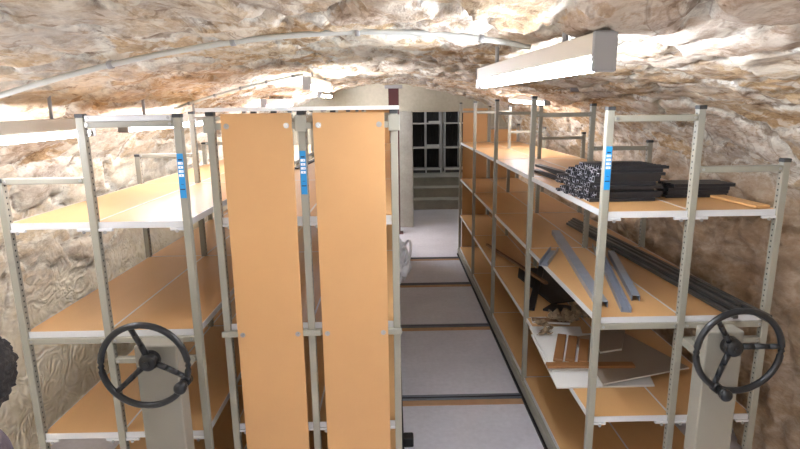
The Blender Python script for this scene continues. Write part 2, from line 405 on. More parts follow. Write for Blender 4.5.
# far wall with its opening
b = MB(); Y0, Y1 = 9.3, 9.55; xa, xb, zo = .345, 1.5, 1.915
b.box((-2.4, Y0, 0), (xa, Y1, 2.7)); b.box((xb, Y0, 0), (2.4, Y1, 2.7)); b.box((xa, Y0, zo), (xb, Y1, 2.7))
struct('wall_far', b.mesh('wall_far', ['plaster']), label='greenish plastered end wall with an opening to the stairs', cat='wall')
b = MB(); b.box((.115, 9.02, 0), (.345, 9.3, 1.93), bev=.008); struct('trim_1', b.mesh('trim_1', ['concrete']), label='pale concrete jamb left of the opening', cat='trim')
b = MB(); b.box((-2.4, -1.75, 0), (2.4, -1.6, 2.7)); struct('wall_back', b.mesh('wall_back', ['plaster']), cat='wall')
# small room beyond, up three steps
b = MB(); b.box((.3, 9.55, -.1), (.345, 13.2, 2.9)); struct('wall_passage', b.mesh('wall_passage', ['plaster']), cat='wall')
b = MB(); b.box((2.3, 9.55, -.1), (2.4, 13.2, 2.9)); struct('wall_passage_right', b.mesh('wall_passage_right', ['plaster']), cat='wall')
b = MB(); b.box((.3, 13.1, 0), (2.4, 13.2, 2.9)); struct('wall_end', b.mesh('wall_end', ['plaster']), cat='wall')
b = MB(); b.box((.3, 9.55, 2.75), (2.4, 13.2, 2.9)); struct('ceiling_passage', b.mesh('ceiling_passage', ['plaster']), cat='ceiling')
st = thing('staircase', 'three grey concrete steps leading up through the far opening', 'stairs', (1.3, 10.64, 0))
for k, (y, z) in enumerate(((10.64, .195), (10.95, .39), (11.26, .575))):
    b = MB(); b.box((.345, y, 0), (2.29, 13.08 if k == 2 else y+.32, z-.03), 0); place('step', b.mesh('step', ['concrete']), (0, 0, 0), st)
    b = MB(); b.box((.345, y-.02, z-.03), (2.29, 13.08 if k == 2 else y+.32, z), 0, .005); place('tread', b.mesh('tread', ['concrete']), (0, 0, 0), st)

# ------------------------------------------------------------------ floor rails
RY = [3.44, 4.71, 5.94, 7.03]
NAMES = ['nearest', 'second nearest', 'third', 'farthest']
for y, nm in zip(RY, NAMES):
    t = thing('floor_rail', f'dark steel floor rail with a brown wood strip, {nm} one crossing the aisle', 'rail', (.45, y, 0), 'rails across the aisle floor')
    b = MB(); b.box((-2.0, y-.03, -.002), (2.0, y+.03, .006), 0); 
    for d in (-.03, .012): b.box((-2.0, y+d, .006), (2.0, y+d+.018, .013), 0, .002)
    b.box((-2.0, y-.011, .0055), (2.0, y+.011, .0075), 1)
    place('track', b.mesh('track', ['rail', 'railgap']), (0, 0, 0), t)
    b = MB(); b.box((-2.0, y-.095, -.002), (2.0, y-.031, .004), 0); place('wood_strip', b.mesh('wood_strip', ['woodstrip']), (0, 0, 0), t)

# ------------------------------------------------------------------ shelving units
LEV = [1.534, 1.053, .561, .115]
BAY = 1.23; NB = 4
def post_mesh(h, col):
    b = MB(); b.box((-.0155, -.0155, 0), (.0155, .0155, h), 0, .0025)
    b.bm.normal_update()
    for f in b.bm.faces:
        if (col == 0 and f.normal.x < -.9) or (col == 2 and f.normal.x > .9): f.material_index = 1
    return b.mesh('post', ['post', 'steel'])
POSTM = {}
def posts(root, x, y, top, col):
    k = (round(top, 3), col)
    if k not in POSTM: POSTM[k] = post_mesh(top-.03, col)
    p = place('post', POSTM[k], (x, y, .03), root)
    if 'cap' not in POSTM:
        b = MB(); b.box((-.017, -.017, -.012), (.017, .017, .004), 0, .002); POSTM['cap'] = b.mesh('post_cap', ['cap'])
    place('post_cap', POSTM['cap'], (x, y, top), p)
    return p
def label_strip(p, x, y):
    # blue strip with a column of white characters, on the front of an upright
    b = MB(); b.box((-.0125, -.002, 0), (.0125, 0, .182), 0)
    for i in range(4):
        z = .088+i*.0165; b.box((-.0095, -.003, z), (.0095, -.0005, z+.0105), 1)
        b.box((-.0015+.004*(i % 2), -.0034, z+.003), (.0015+.004*(i % 2), -.0005, z+.0075), 0)
    b.box((-.008, -.003, .154), (.008, -.0005, .160), 2); b.box((-.010, -.003, .034), (.010, -.0005, .0385), 2); b.box((-.005, -.003, .055), (.006, -.0005, .057), 2)
    place('label_strip', b.mesh('label_strip', ['blue', 'white', 'ink']), (x, y-.0158, 1.632), p, label='blue strip with white characters')
SHELFM = {}
def shelf(root, x0, x1, y0, y1, z, name='shelf'):
    k = (round(x1-x0, 3), round(y1-y0, 3))
    if k not in SHELFM:
        w, d = x1-x0, y1-y0
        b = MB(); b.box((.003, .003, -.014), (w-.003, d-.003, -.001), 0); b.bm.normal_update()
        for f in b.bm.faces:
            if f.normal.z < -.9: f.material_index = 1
        m1 = b.mesh('shelf', ['board', 'boardshade'])
        b = MB(); g = .004; lo = -.027
        b.box((0, 0, lo), (w, g, .0005), 0); b.box((0, d-g, lo), (w, d, .0005), 0); b.box((0, g, lo), (g, d-g, .0005), 0); b.box((w-g, g, lo), (w, d-g, .0005), 0)
        b.box((g, g, lo), (w-g, .03, lo+.002), 0); b.box((g, d-.03, lo), (w-g, d-g, lo+.002), 0)
        SHELFM[k] = (m1, b.mesh('shelf_lip', ['lip']))
    s = place('shelf', SHELFM[k][0], (x0, y0, z), root)
    place('shelf_lip', SHELFM[k][1], (x0, y0, z), s, label='pale steel lip round the shelf board')
    return s
BEAM = {}
def beam(root, x0, x1, y, z0, z1, name='cross_bar', m='steel', depth=.03):
    k = (round(x1-x0, 3), round(z1-z0, 4), m, depth)
    if k not in BEAM:
        b = MB(); w, h = x1-x0, z1-z0
        b.box((0, -depth/2, 0), (w, depth/2, h), 0, .0025)
        for xx in (.012, w-.012): b.cyl((xx, -depth/2-.004, h/2), (xx, -depth/2+.001, h/2), .006, n=10, mi=1)
        BEAM[k] = b.mesh(name, [m, 'bolt'])
    return place(name, BEAM[k], (x0, y, z0), root)
def clip_mesh():
    b = MB(); b.box((-.03, -.003, -.012), (.03, .012, 0), 0, .002); b.cyl((0, -.006, -.014), (0, .0, -.014), .007, n=10, mi=1); return b.mesh('shelf_clip', ['lip', 'bolt'])
CLIP = None
def unit(root, xs, y0, front_tops, rear_tops, bars, panels_front, panels_far):
    global CLIP
    if CLIP is None: CLIP = clip_mesh()
    fp = []
    for k in range(NB+1):
        for i, x in enumerate(xs):
            p = posts(root, x, y0+k*BAY, front_tops[i] if k == 0 else rear_tops[i], i)
            if k == 0: fp.append(p)
    for z in LEV:
        for k in range(NB):
            for i in range(2):
                shelf(root, xs[i], xs[i+1], y0+k*BAY+(.0 if k else -.004), y0+(k+1)*BAY, z)
    for k in range(NB+1):
        for i in range(2):
            a, c = xs[i]+.0155, xs[i+1]-.0155
            z0, z1 = bars[i]
            beam(root, a, c, y0+k*BAY, z0, z1)
            beam(root, a, c, y0+k*BAY, .998, 1.0255, 'shelf_beam')
            if k == 0: 
                for z in (LEV[0], LEV[2]):
                    for xx in (a+.028, c-.028): place('shelf_clip', CLIP, (xx, y0-.008, z-.027), root)
    # carriage
    ye = y0+NB*BAY
    for x in (xs[0], xs[2]):
        b = MB(); b.box((x-.022, y0-.03, .02), (x+.022, ye+.03, .088), 0, .004); place('base_beam', b.mesh('base_beam', ['steel']), (0, 0, 0), root)
        b = MB(); b.box((x-.034, y0-.02, .0015), (x+.034, ye+.02, .0195), 0); place('base_strip', b.mesh('base_strip', ['rubber']), (0, 0, 0), root)  # dark strip along the gap line between base and floor
    for k in (0, NB):
        b = MB(); b.box((xs[0]+.022, y0+k*BAY-.02, .02), (xs[2]-.022, y0+k*BAY+.02, .086), 0, .004); place('base_beam', b.mesh('base_beam', ['steel']), (0, 0, 0), root)
    for far, lst in ((0, panels_front), (1, panels_far)):
        for (a, c, zt) in lst:
            y = y0-.024 if not far else ye+.026
            b = MB(); b.box((a, y-.008, .10), (c, y+.008, zt), 0, .0015); p = place('end_panel', b.mesh('end_panel', ['panel']), (0, 0, 0), root)
            for z in ((1.918, 1.012) if zt > 1.9 else (1.66, 1.012)):
                for xx in (a+.022, c-.022):
                    s = -1 if not far else 1
                    b = MB(); b.cyl((xx, y+s*.007, z), (xx, y+s*.0095, z), .0115, n=14, mi=0); b.cyl((xx, y+s*.0095, z), (xx, y+s*.014, z), .0065, n=6, mi=0, smooth=False)
                    place('bolt', b.mesh('bolt', ['bolt']), (0, 0, 0), p)
    return fp
def handwheel(root, cx, cy, cz, angles, knob_ang, back_y, double):
    R, r = .163, .0125
    b = MB(); b.tube([(R*math.cos(t), 0, R*math.sin(t)) for t in np.linspace(0, 2*PI, 56, endpoint=False)], r, 12, 0, True)
    w = place('handwheel', b.mesh('handwheel', ['black']), (cx, cy, cz), root, label='round black handwheel on the drive housing')
    hd = .036
    b = MB(); b.cyl((0, hd+.022, 0), (0, hd-.012, 0), .038, .034, 24, 0); b.sphere((0, hd-.012, 0), .034, 0, (1, .45, 1), 20); b.cyl((0, hd-.034, 0), (0, hd-.02, 0), .011, n=14, mi=0)
    place('hub', b.mesh('hub', ['hub']), (cx, cy, cz), w)
    for a in angles:
        a = math.radians(a); d = Vector((math.cos(a), 0, math.sin(a)))
        pts = [d*.025+Vector((0, hd, 0)), d*.075+Vector((0, hd*.72, 0)), d*.125+Vector((0, hd*.3, 0)), d*R]
        b = MB()
        for i in range(3): b.cyl(pts[i], pts[i+1], (.0125, .0115, .0105)[i], (.0115, .0105, .010)[i], 12, 0)
        place('spoke', b.mesh('spoke', ['black']), (cx, cy, cz), w)
    a = math.radians(knob_ang); d = Vector((math.cos(a), 0, math.sin(a)))*R
    b = MB(); b.cyl(d+Vector((0, .012, 0)), d+Vector((0, -.02, 0)), .021, .019, 18, 0); b.cyl(d+Vector((0, -.02, 0)), d+Vector((0, -.04, 0)), .011, n=12)
    b.cyl(d+Vector((0, -.038, 0)), d+Vector((0, -.062, 0)), .0185, .0235, 18, 0); b.sphere(d+Vector((0, -.066, 0)), .0235, 0, (1, .7, 1), 18)
    place('crank_knob', b.mesh('crank_knob', ['hub']), (cx, cy, cz), w)
    b = MB(); b.cyl((0, hd+.02, 0), (0, back_y-cy, 0), .016, n=16); place('axle', b.mesh('axle', ['hub']), (cx, cy, cz), w)
def housing(root, x0, x1, y0, y1, zt):
    b = MB(); b.box((x0, y0, .09), (x1, y1, zt), 0, .006, seg=2); place('drive_housing', b.mesh('drive_housing', ['housing']), (0, 0, 0), root)

# left unit
XL = (-1.604, -1.243, -.858); YL = 2.23
L = thing('mobile_shelving', 'left steel shelving unit with empty tan boards and a handwheel, beside the stone wall', 'shelving unit', (-1.23, YL, 0), 'mobile shelving units on rails')
fp = unit(L, XL, YL, (1.716, 1.972, 1.968), (1.716, 1.975, 1.97), ((1.697, 1.722), (1.92, 1.945)), [], [])
beam(L, XL[1]+.02, XL[2]-.02, YL, 1.9455, 1.969, 'cross_bar', 'lip')
label_strip(fp[2], XL[2], YL)
beam(L, XL[1]+.02, XL[2]-.02, YL-.005, .905, .93, 'drive_bar')
housing(L, -1.022, -.856, 1.985, 2.065, 1.088)
for xx in (-.98, -.90):
    b = MB(); b.box((xx-.015, 2.065, .9), (xx+.015, 2.212, .935), 0); place('housing_bracket', b.mesh('housing_bracket', ['steel']), (0, 0, 0), L)
handwheel(L, -.945, 1.9, 1.045, (104, 222, 342), 338, 1.99, True)
# centre unit
XM = (-.743, -.371, .009); YM = 2.28
Mu = thing('mobile_shelving', 'central steel shelving unit closed by two tall orange end panels', 'shelving unit', (-.37, YM, 0), 'mobile shelving units on rails')
fp = unit(Mu, XM, YM, (1.972, 1.972, 1.972), (1.972, 1.972, 1.972), ((1.905, 1.93), (1.905, 1.93)),
          [(-.694, -.407, 1.968), (-.321, -.03, 1.968)], [(-.694, -.39, 1.968), (-.33, -.03, 1.968)])
label_strip(fp[1], XM[1], YM)
b = MB(); b.box((-.775, 2.2, 1.9765), (.03, YM+NB*BAY+.04, 1.992), 0, .001); place('top_cover', b.mesh('top_cover', ['whiteboard']), (0, 0, 0), Mu, label='pale flat cover on top of the unit')
for i, x in enumerate(XM):
    l = (.022, .036, .042)[i]; r = (.052, .043, .022)[i]
    for z in (1.904, 1.0):
        b = MB(); b.box((x-l, YM-.031, z), (x+r, YM-.0185, z+.026), 0, .002)
        if z > 1.5: b.box((x-.023, YM-.0355, z-.012), (x+.023, YM-.0185, z+.052), 0, .002)
        place('clamp', b.mesh('clamp', ['steel']), (0, 0, 0), Mu)
# right unit
XR = (.903, 1.281, 1.662); YR = 2.275
Ru = thing('mobile_shelving', 'right steel shelving unit loaded with metal strips, channels and boards', 'shelving unit', (1.28, YR, 0), 'mobile shelving units on rails')
fp = unit(Ru, XR, YR, (1.972, 1.972, 1.748), (2.04, 1.99, 1.755), ((1.913, 1.94), (1.697, 1.724)), [], [(.935, 1.255, 1.968), (1.305, 1.64, 1.7)])
label_strip(fp[0], XR[0], YR)
beam(Ru, XR[1]+.02, XR[2]-.02, YR-.005, .925, .95, 'drive_bar')
housing(Ru, 1.232, 1.382, 1.985, 2.065, 1.10)
for xx in (1.305, 1.35):
    b = MB(); b.box((xx-.015, 2.065, .92), (xx+.015, 2.257, .955), 0); place('housing_bracket', b.mesh('housing_bracket', ['steel']), (0, 0, 0), Ru)
handwheel(Ru, 1.308, 1.9, 1.057, (126, 6, 240), 244, 1.99, False)

# ------------------------------------------------------------------ lamps and conduits
def lamp(loc0, loc1, label, lit='tube', tube=True, group='batten lamps on the vault', hb=.085, hang=True, side=0):
    loc0, loc1 = Vector(loc0), Vector(loc1); mid = (loc0+loc1)/2
    t = thing('batten_lamp', label, 'lamp', mid, group)
    m, n = frame(loc0, loc1)
    def pl(nm, bb, mats, lab=None):
        me = bb.mesh(nm, mats); me.transform(m); me.transform(Matrix.Translation(-mid)); return place(nm, me, mid, t, label=lab)
    b = MB(); prof = [(-.028, .036), (.028, .036), (.028, .085), (-.028, .085)]
    b.box((-.026, 0, .034), (.026, n, .085), 0, .003); pl('lamp_housing', b, ['lampbody'])
    for y in (-.008, n):
        b = MB(); b.box((-.03, y, -.004), (.03, y+.008, .088), 0, .004); pl('end_cap', b, ['lampend'])
    if tube:
        b = MB(); b.cyl((0, .02, .013), (0, n-.02, .013), .0145, n=14); b.cyl((0, .0, .013), (0, .02, .013), .0155, n=14, mi=1); b.cyl((0, n-.02, .013), (0, n, .013), .0155, n=14, mi=1)
        pl('tube', b, [lit, 'lampend'], 'glowing white tube')
    if hang:
        for f in (.2, .8):
            p = loc0.lerp(loc1, f); zt = ceil_z(p.x, p.y)+.03 if p.y < 9.4 else 2.77
            b = MB(); b.cyl((p.x, p.y, p.z+.083), (p.x, p.y, max(zt, p.z+.1)), .008, n=10)
            me = b.mesh('hanger', ['lampend']); me.transform(Matrix.Translation(-mid)); place('hanger', me, mid, t)
    return t
lamp((.492, 1.3, 2.06), (.41, 2.5, 2.065), 'large lit batten lamp close to the camera, right of the vault crown')
lamp((-1.475, 1.3, 1.862), (-1.455, 2.67, 1.872), 'long lit batten lamp at the left edge above the left shelving', lit='tubeleft')
lamp((-1.45, 3.0, 1.876), (-1.43, 4.3, 1.878), 'lit batten lamp behind the left unit, second along the left wall', lit='tubeleft')
lamp((-.585, 3.9, 2.12), (-.59, 5.3, 2.145), 'short looking batten lamp seen end on above the central unit', lit='tubefar')
lamp((-1.28, 5.6, 2.005), (-1.26, 7.0, 2.03), 'distant lit batten lamp low behind the central unit top cover', lit='tubefar')
lamp((-.95, 7.4, 2.14), (-.95, 8.75, 2.16), 'added fill batten lamp near the far wall, mostly hidden by the top cover', lit='tubefillfar')  # lamp added to brighten the far wall, tucked behind the top cover
lamp((1.38, 4.9, 1.99), (1.36, 6.3, 2.03), 'distant lit batten lamp above the right unit top shelf', lit='tuberight')
lamp((1.22, 3.7, 2.075), (1.16, 4.85, 2.10), 'unlit grey batten lamp behind the large lamp on the right', tube=False)
lamp((-.75, -1.5, 2.08), (-.75, -.1, 2.08), 'added fill batten lamp, unseen behind the camera on the left', lit='tubefillback')  # unseen lamp added as fill for the unit fronts and left wall
lamp((.9, -1.4, 2.0), (.9, -.1, 2.0), 'added fill batten lamp, unseen behind the camera on the right', lit='tuberight')  # second unseen lamp, added to lift overall brightness
lamp((.9, 10.3, 2.66), (.9, 11.5, 2.66), lit='tuberight', label='added fill batten lamp over the stairs in the far room')  # unseen lamp added to light the steps and far shelving
def conduit(pts, label, r=.0095):
    t = place('conduit', None, pts[len(pts)//2]); tag(t, label, 'pipe')
    b = MB(); b.tube(pts, r, 10); me = b.mesh('pipe', ['conduit']); me.transform(Matrix.Translation(-Vector(pts[len(pts)//2]))); place('pipe', me, pts[len(pts)//2], t)
    for i in range(3, len(pts)-2, 5):
        p, q = Vector(pts[i]), Vector(pts[i+1]); d = (q-p).normalized()
        b = MB(); b.cyl(p-d*.008, p+d*.008, r+.004, n=12); me = b.mesh('pipe_clip', ['lampend']); me.transform(Matrix.Translation(-Vector(pts[len(pts)//2]))); place('pipe_clip', me, pts[len(pts)//2], t)
def arc(y, ctrl, n=26):
    c = np.array(ctrl); x = np.linspace(c[0, 0], c[-1, 0], n)
    k = np.polyfit(c[:, 0], c[:, 1], min(4, len(c)-1)); return [(float(v), y, float(np.polyval(k, v))) for v in x]
conduit(arc(1.9, [(-1.6, 1.95), (-1.319, 2.042), (-.973, 2.126), (-.701, 2.18), (.033, 2.229), (.3, 2.204), (.47, 2.176)]), 'grey conduit arching over the vault to the large lamp')
conduit(arc(3.85, [(-1.5, 2.0), (-1.15, 2.10), (-.9, 2.16), (-.6, 2.215)]), 'thin grey conduit rising from the left wall to the lamp over the central unit', .009)

# maroon column at the far wall
t = thing('steel_column', 'dark maroon steel column standing before the far wall', 'column', (.035, 8.6, 0))
b = MB(); b.box((-.045, 8.55, .012), (.115, 8.565, 2.28), 0); b.box((-.045, 8.635, .012), (.115, 8.65, 2.28), 0); b.box((.025, 8.565, .012), (.045, 8.635, 2.28), 0)
place('column_shaft', b.mesh('column_shaft', ['maroon']), (0, 0, 0), t)
b = MB(); b.box((-.10, 8.5, 2.28), (.17, 8.7, 2.33), 0, .004); place('head_plate', b.mesh('head_plate', ['lampend']), (0, 0, 0), t)
b = MB(); b.box((-.09, 8.5, 0), (.16, 8.7, .012), 0); place('foot_plate', b.mesh('foot_plate', ['maroon']), (0, 0, 0), t)

# shelving in the far room
def far_unit(xs, label):
    z0 = .576; ys = 12.0; zt = 2.3
    t = thing('archive_shelving', label, 'shelving unit', (sum(xs)/len(xs), ys, z0), 'dark shelving in the far room')
    for x in xs:
        for yy in (ys, ys+.4):
            b = MB(); b.box((x-.013, yy-.013, z0), (x+.013, yy+.013, zt), 0, .002); place('post', b.mesh('post', ['lip']), (0, 0, 0), t)
    for z in (.66, 1.13, 1.66, 2.2):
        b = MB(); b.box((xs[0], ys-.01, z-.024), (xs[-1], ys+.41, z), 0, .003); place('shelf', b.mesh('shelf', ['edgewhite']), (0, 0, 0), t)
    b = MB(); b.box((xs[0], ys+.425, z0+.05), (xs[-1], ys+.435, zt), 0); n = int((xs[-1]-xs[0])/.05)
    for i in range(n): b.cyl((xs[0]+.025+i*.05, ys+.42, z0+.05), (xs[0]+.025+i*.05, ys+.42, zt), .014, n=8)
    place('back_panel', b.mesh('back_panel', ['blacksheet']), (0, 0, 0), t, label='dark ribbed back panel')
    b = MB(); b.box((xs[0], ys-.01, z0), (xs[-1], ys+.41, z0+.05), 0); place('plinth', b.mesh('plinth', ['cap']), (0, 0, 0), t)
far_unit((.43, .745, 1.075), 'dark shelving with pale posts beyond the stairs, left of the two')
far_unit((1.16, 1.50, 1.84), 'dark shelving with pale posts beyond the stairs, right of the two')
b = MB()
for i in range(7): b.box((-.13+.006*(i % 3), -.1, i*.008), (.13+.006*((i+1) % 3), .1, i*.008+.007), 0)
tag(place('paper_stack', b.mesh('paper_stack', ['whiteboard']), (.9, 12.12, 1.1305)), 'white paper stack on the middle shelf of the far left dark shelving', 'paper')
b = MB()
for i in range(5): b.box((-.12+.006*(i % 3), -.1, i*.008), (.12+.006*((i+1) % 3), .1, i*.008+.007), 0)
tag(place('paper_stack', b.mesh('paper_stack', ['whiteboard']), (.93, 12.12, 1.6605)), 'white paper stack on the upper shelf of the far left dark shelving', 'paper')

# ------------------------------------------------------------------ things on the right top shelf
def channel_mesh(name, w, h, n, th, mats, open_down=True):
    b = MB(); s = 1 if open_down else -1
    prof = [(-w/2, 0), (-w/2+th, 0), (-w/2+th, h-th), (w/2-th, h-th), (w/2-th, 0), (w/2, 0), (w/2, h), (-w/2, h)]
    if not open_down: prof = [(x, h-y) for x, y in prof]
    b.sweep([(0, 0, 0), (0, n, 0)], prof, 0)
    for f in b.bm.faces:
        if abs(f.normal.y) > .9 or len(f.verts) > 4: f.material_index = 1 if len(mats) > 1 else 0
    return b.mesh(name, mats)
ZT = LEV[0]+.0008
ORD = ['first', 'second', 'third', 'fourth', 'fifth', 'sixth', 'seventh', 'eighth', 'ninth', 'tenth', 'eleventh', 'twelfth', 'thirteenth', 'fourteenth', 'fifteenth']
NL, NC = 11, 12
bar_a = channel_mesh('strip', .0305, .0145, .315, .0036, ['darksteel', 'cutend'], True)
bar_b = channel_mesh('strip', .0305, .0145, .315, .0036, ['darksteel', 'cutend'], False)
for l in range(NL):
    jl = random.uniform(-.022, .022) if l < 8 else .02+.012*(l-8); jy = random.uniform(-.012, .012); an = random.uniform(-.03, .03)
    nc = NC if l < 6 else NC-2 if l < 9 else NC-4
    for c in range(nc):
        y = 2.545 + c*.0315 + jy + (.02 if l > 8 else 0)
        x = .945 - .004*c + jl + random.uniform(-.010, .010) + an*(c-7)*.0315
        o = place('metal_strip', bar_a if random.random() < .5 else bar_b, (x, y, ZT + l*.0149), rot=(0, 0, -PI/2 + an*.4))
        pos = 'bottom layer' if l == 0 else 'top layer' if l == NL-1 else f'{ORD[l]} layer up'
        tag(o, f'dark metal strip, {ORD[c]} from the front, {pos} of the large stack', 'metal strip', 'dark metal strips stacked on the top right shelf')
# a lower pile behind and to the right
bar_c = channel_mesh('strip', .040, .016, .30, .0035, ['darksteel', 'darksteel'], True)
for l in range(4):
    for c in range(4-(l == 3)):
        o = place('metal_strip', bar_c, (1.325+random.uniform(-.01, .015)+.01*l, 2.62+c*.05+random.uniform(-.004, .004), ZT+l*.017), rot=(0, 0, -PI/2+.0*l))
        tag(o, f'black metal strip, {ORD[c]} from the front, {ORD[l]} layer of the small right pile', 'metal strip', 'black metal strips in the small pile')
bar_d = channel_mesh('strip', .038, .016, .78, .003, ['darksteel', 'cutend'], True)
for i, (x0, y0, x1, y1, z) in enumerate(((1.03, 3.02, 1.00, 3.8, 0), (1.08, 3.04, 1.13, 3.82, 0), (1.05, 3.05, 1.07, 3.83, .017), (1.09, 3.02, 1.02, 3.8, .034))):
    m, n = frame((x0, y0, ZT+z), (x1, y1, ZT+z)); o = place('metal_strip', bar_d, (0, 0, 0)); o.matrix_world = m
    tag(o, f'long loose grey strip poking out behind the large stack, {ORD[i]} from the bottom', 'metal strip', 'loose strips behind the stack')
m, n = frame((1.575, 2.72, ZT), (1.61, 2.30, ZT)); b = MB(); b.box((-.035, 0, 0), (.035, n, .012), 0, .002); o = place('timber_offcut', b.mesh('timber_offcut', ['slat']), (0, 0, 0)); o.matrix_world = m
tag(o, 'light wooden slat lying at the wall side of the top right shelf', 'timber')

# ------------------------------------------------------------------ right middle shelf
ZM = LEV[1]+.0008
def chan(name, p0, p1, w, h, th, mname, label, cat, down=True, z=ZM, group=None):
    m, n = frame((*p0, z), (*p1, z)); me = channel_mesh(name, w, h, n, th, [mname, mname], down); o = place(name, me, (0, 0, 0)); o.matrix_world = m
    return tag(o, label, cat, group)
chan('steel_channel', (.972, 2.395), (1.20, 3.9), .055, .03, .003, 'bluegrey', 'wide blue grey steel channel nearest the aisle on the middle right shelf', 'steel channel', True, group='steel channels on the middle shelf')
chan('steel_channel', (1.058, 2.326), (1.352, 3.50), .045, .026, .003, 'bluegrey', 'blue grey steel channel with its open side up, middle of the three long ones', 'steel channel', False, group='steel channels on the middle shelf')
chan('steel_channel', (1.165, 2.47), (1.375, 3.3), .038, .03, .003, 'bluegrey', 'narrow blue grey steel channel farthest from the aisle of the three long ones', 'steel channel', True, group='steel channels on the middle shelf')
chan('steel_channel', (.885, 3.08), (1.05, 3.42), .05, .03, .003, 'bluegrey', 'short galvanised channel lying askew across the edge of the middle right shelf', 'steel channel', False)
for i in range(7):
    dx = i % 4; lz = i//4
    p0 = Vector((1.618-.04*dx, 2.17+.05*((i*3) % 4), ZM+.001+lz*.0175)); p1 = Vector((1.50-.036*dx, 4.40-.06*i, ZM+.001+lz*.0175))
    if lz: p0.x -= .006; p1.x -= .006
    m, n = frame(p0, p1); b = MB(); b.box((-.012, 0, 0), (.012, n, .017), 0, .003); o = place('metal_profile', b.mesh('metal_profile', ['tubeblack']), (0, 0, 0)); o.matrix_world = m
    where = ['nearest', 'second from', 'third from', 'farthest from'][dx]
    tag(o, f'long dark profile on the middle right shelf, {"upper" if lz else "lower"} layer, {where} the wall', 'metal profile', 'long dark profiles on the middle shelf')

# ------------------------------------------------------------------ right lower shelf
ZL = LEV[2]+.0008
def sheet(name, poly, z0, th, mname, label, cat='sheet', edge='edgewhite', tilt=None):
    cx = sum(p[0] for p in poly)/len(poly); cy = sum(p[1] for p in poly)/len(poly)
    b = MB(); b.prism([(x-cx, y-cy) for x, y in poly], 0, th, 0, 1); o = place(name, b.mesh(name, [mname, edge]), (cx, cy, z0), rot=tilt)
    return tag(o, label, cat)
sheet('white_sheet', [(.825, 2.535), (1.33, 2.535), (1.355, 2.64), (1.30, 3.2), (.86, 3.2)], ZL, .008, 'whiteboard', 'white sheet at the bottom of the pile on the lower right shelf')
sheet('white_sheet', [(.85, 2.70), (1.08, 2.72), (1.20, 3.28), (.875, 3.30)], ZL+.0085, .012, 'whiteboard', 'white sheet under the brown planks, its corner over the aisle')
sheet('grey_sheet', [(1.055, 2.52), (1.585, 2.68), (1.42, 3.18), (1.09, 3.1)], ZL+.022, .008, 'greyboard', 'large grey brown sheet lying askew beside the front middle post')
sheet('grey_sheet', [(1.17, 2.86), (1.31, 2.90), (1.44, 3.16), (1.24, 3.2)], ZL+.032, .01, 'greyboard', 'small grey brown sheet on top of the large one')
for i, (p0, p1, z, lab) in enumerate((((.905, 2.785), (1.035, 3.13), .021, 'reddish brown short plank nearest the aisle in the lower shelf pile'),
        ((.965, 2.765), (1.085, 3.08), .031, 'reddish brown short plank in the middle of three on the white sheet'),
        ((1.025, 2.735), (1.135, 3.02), .034, 'reddish brown short plank farthest from the aisle of the three'))):
    m, n = frame((*p0, ZL+z), (*p1, ZL+z)); b = MB(); b.box((-.026, 0, 0), (.026, n, .018), 0, .002); o = place('wood_plank', b.mesh('wood_plank', ['plank']), (0, 0, 0)); o.matrix_world = m
    tag(o, lab, 'plank', 'short brown planks on the lower shelf')
m, n = frame((.822, 2.715, ZL+.032), (1.29, 2.695, ZL+.034)); b = MB(); b.box((-.025, 0, 0), (.025, n, .016), 0, .002); o = place('wood_plank', b.mesh('wood_plank', ['plank']), (0, 0, 0)); o.matrix_world = m
tag(o, 'long reddish brown plank lying across the front of the lower shelf pile', 'plank')
def crumple(name, loc, sx, sy, sz, mname, label, cat, seed, sub=4, amp=.45):
    b = MB(); bmesh.ops.create_icosphere(b.bm, subdivisions=sub, radius=1)
    from mathutils import noise
    for v in b.bm.verts:
        p = v.co*2.2 + Vector((seed*7.1, seed*3.3, seed)); n = noise.turbulence(p, 3, True)
        v.co = v.co*(1-amp*.5+amp*n); v.co = Vector((v.co.x*sx, v.co.y*sy, max(v.co.z*sz, -.72*sz)+.72*sz))
    o = place(name, b.mesh(name, [mname]), loc); return tag(o, label, cat)
def paper_ball(loc, r, seed, label):
    b = MB(); k = 9
    from mathutils import noise
    for i in range(7):
        a = seed+i*.9; c = Vector((math.cos(a)*r*.5, math.sin(a)*r*.5, r*.25+.012*i))
        g = []
        for yy in range(k):
            for xx in range(k):
                p = Vector(((xx/(k-1)-.5)*r*1.3, (yy/(k-1)-.5)*r*.55, 0)); p.z = noise.turbulence(p*18+Vector((seed, i*3.1, 0)), 2, True)*r*.5-r*.2
                p = Matrix.Rotation(a*1.7, 3, 'Z') @ p; p = p+c; p.z = max(p.z, .001); g.append(b.bm.verts.new(p))
        for yy in range(k-1):
            for xx in range(k-1): b.bm.faces.new((g[yy*k+xx], g[yy*k+xx+1], g[(yy+1)*k+xx+1], g[(yy+1)*k+xx]))
    me = b.mesh('crumpled_paper', ['paper']); o = place('crumpled_paper', me, loc)
    so = o.modifiers.new('thickness', 'SOLIDIFY'); so.thickness = .0015
    tag(o, label, 'paper')
paper_ball((1.13, 3.33, ZL+.0215), .13, 1.0, 'crumpled brown paper heap at the back of the front lower right bay')
paper_ball((.93, 3.18, ZL+.0215), .06, 4.2, 'smaller crumpled brown paper on the white sheet beside the second aisle post')
sheet('board_offcut', [(.92, 3.40), (1.16, 3.36), (1.17, 3.44), (.93, 3.47)], ZL, .014, 'brownstrip', 'thin brown board offcut across the lower shelf at the second aisle post', 'board')
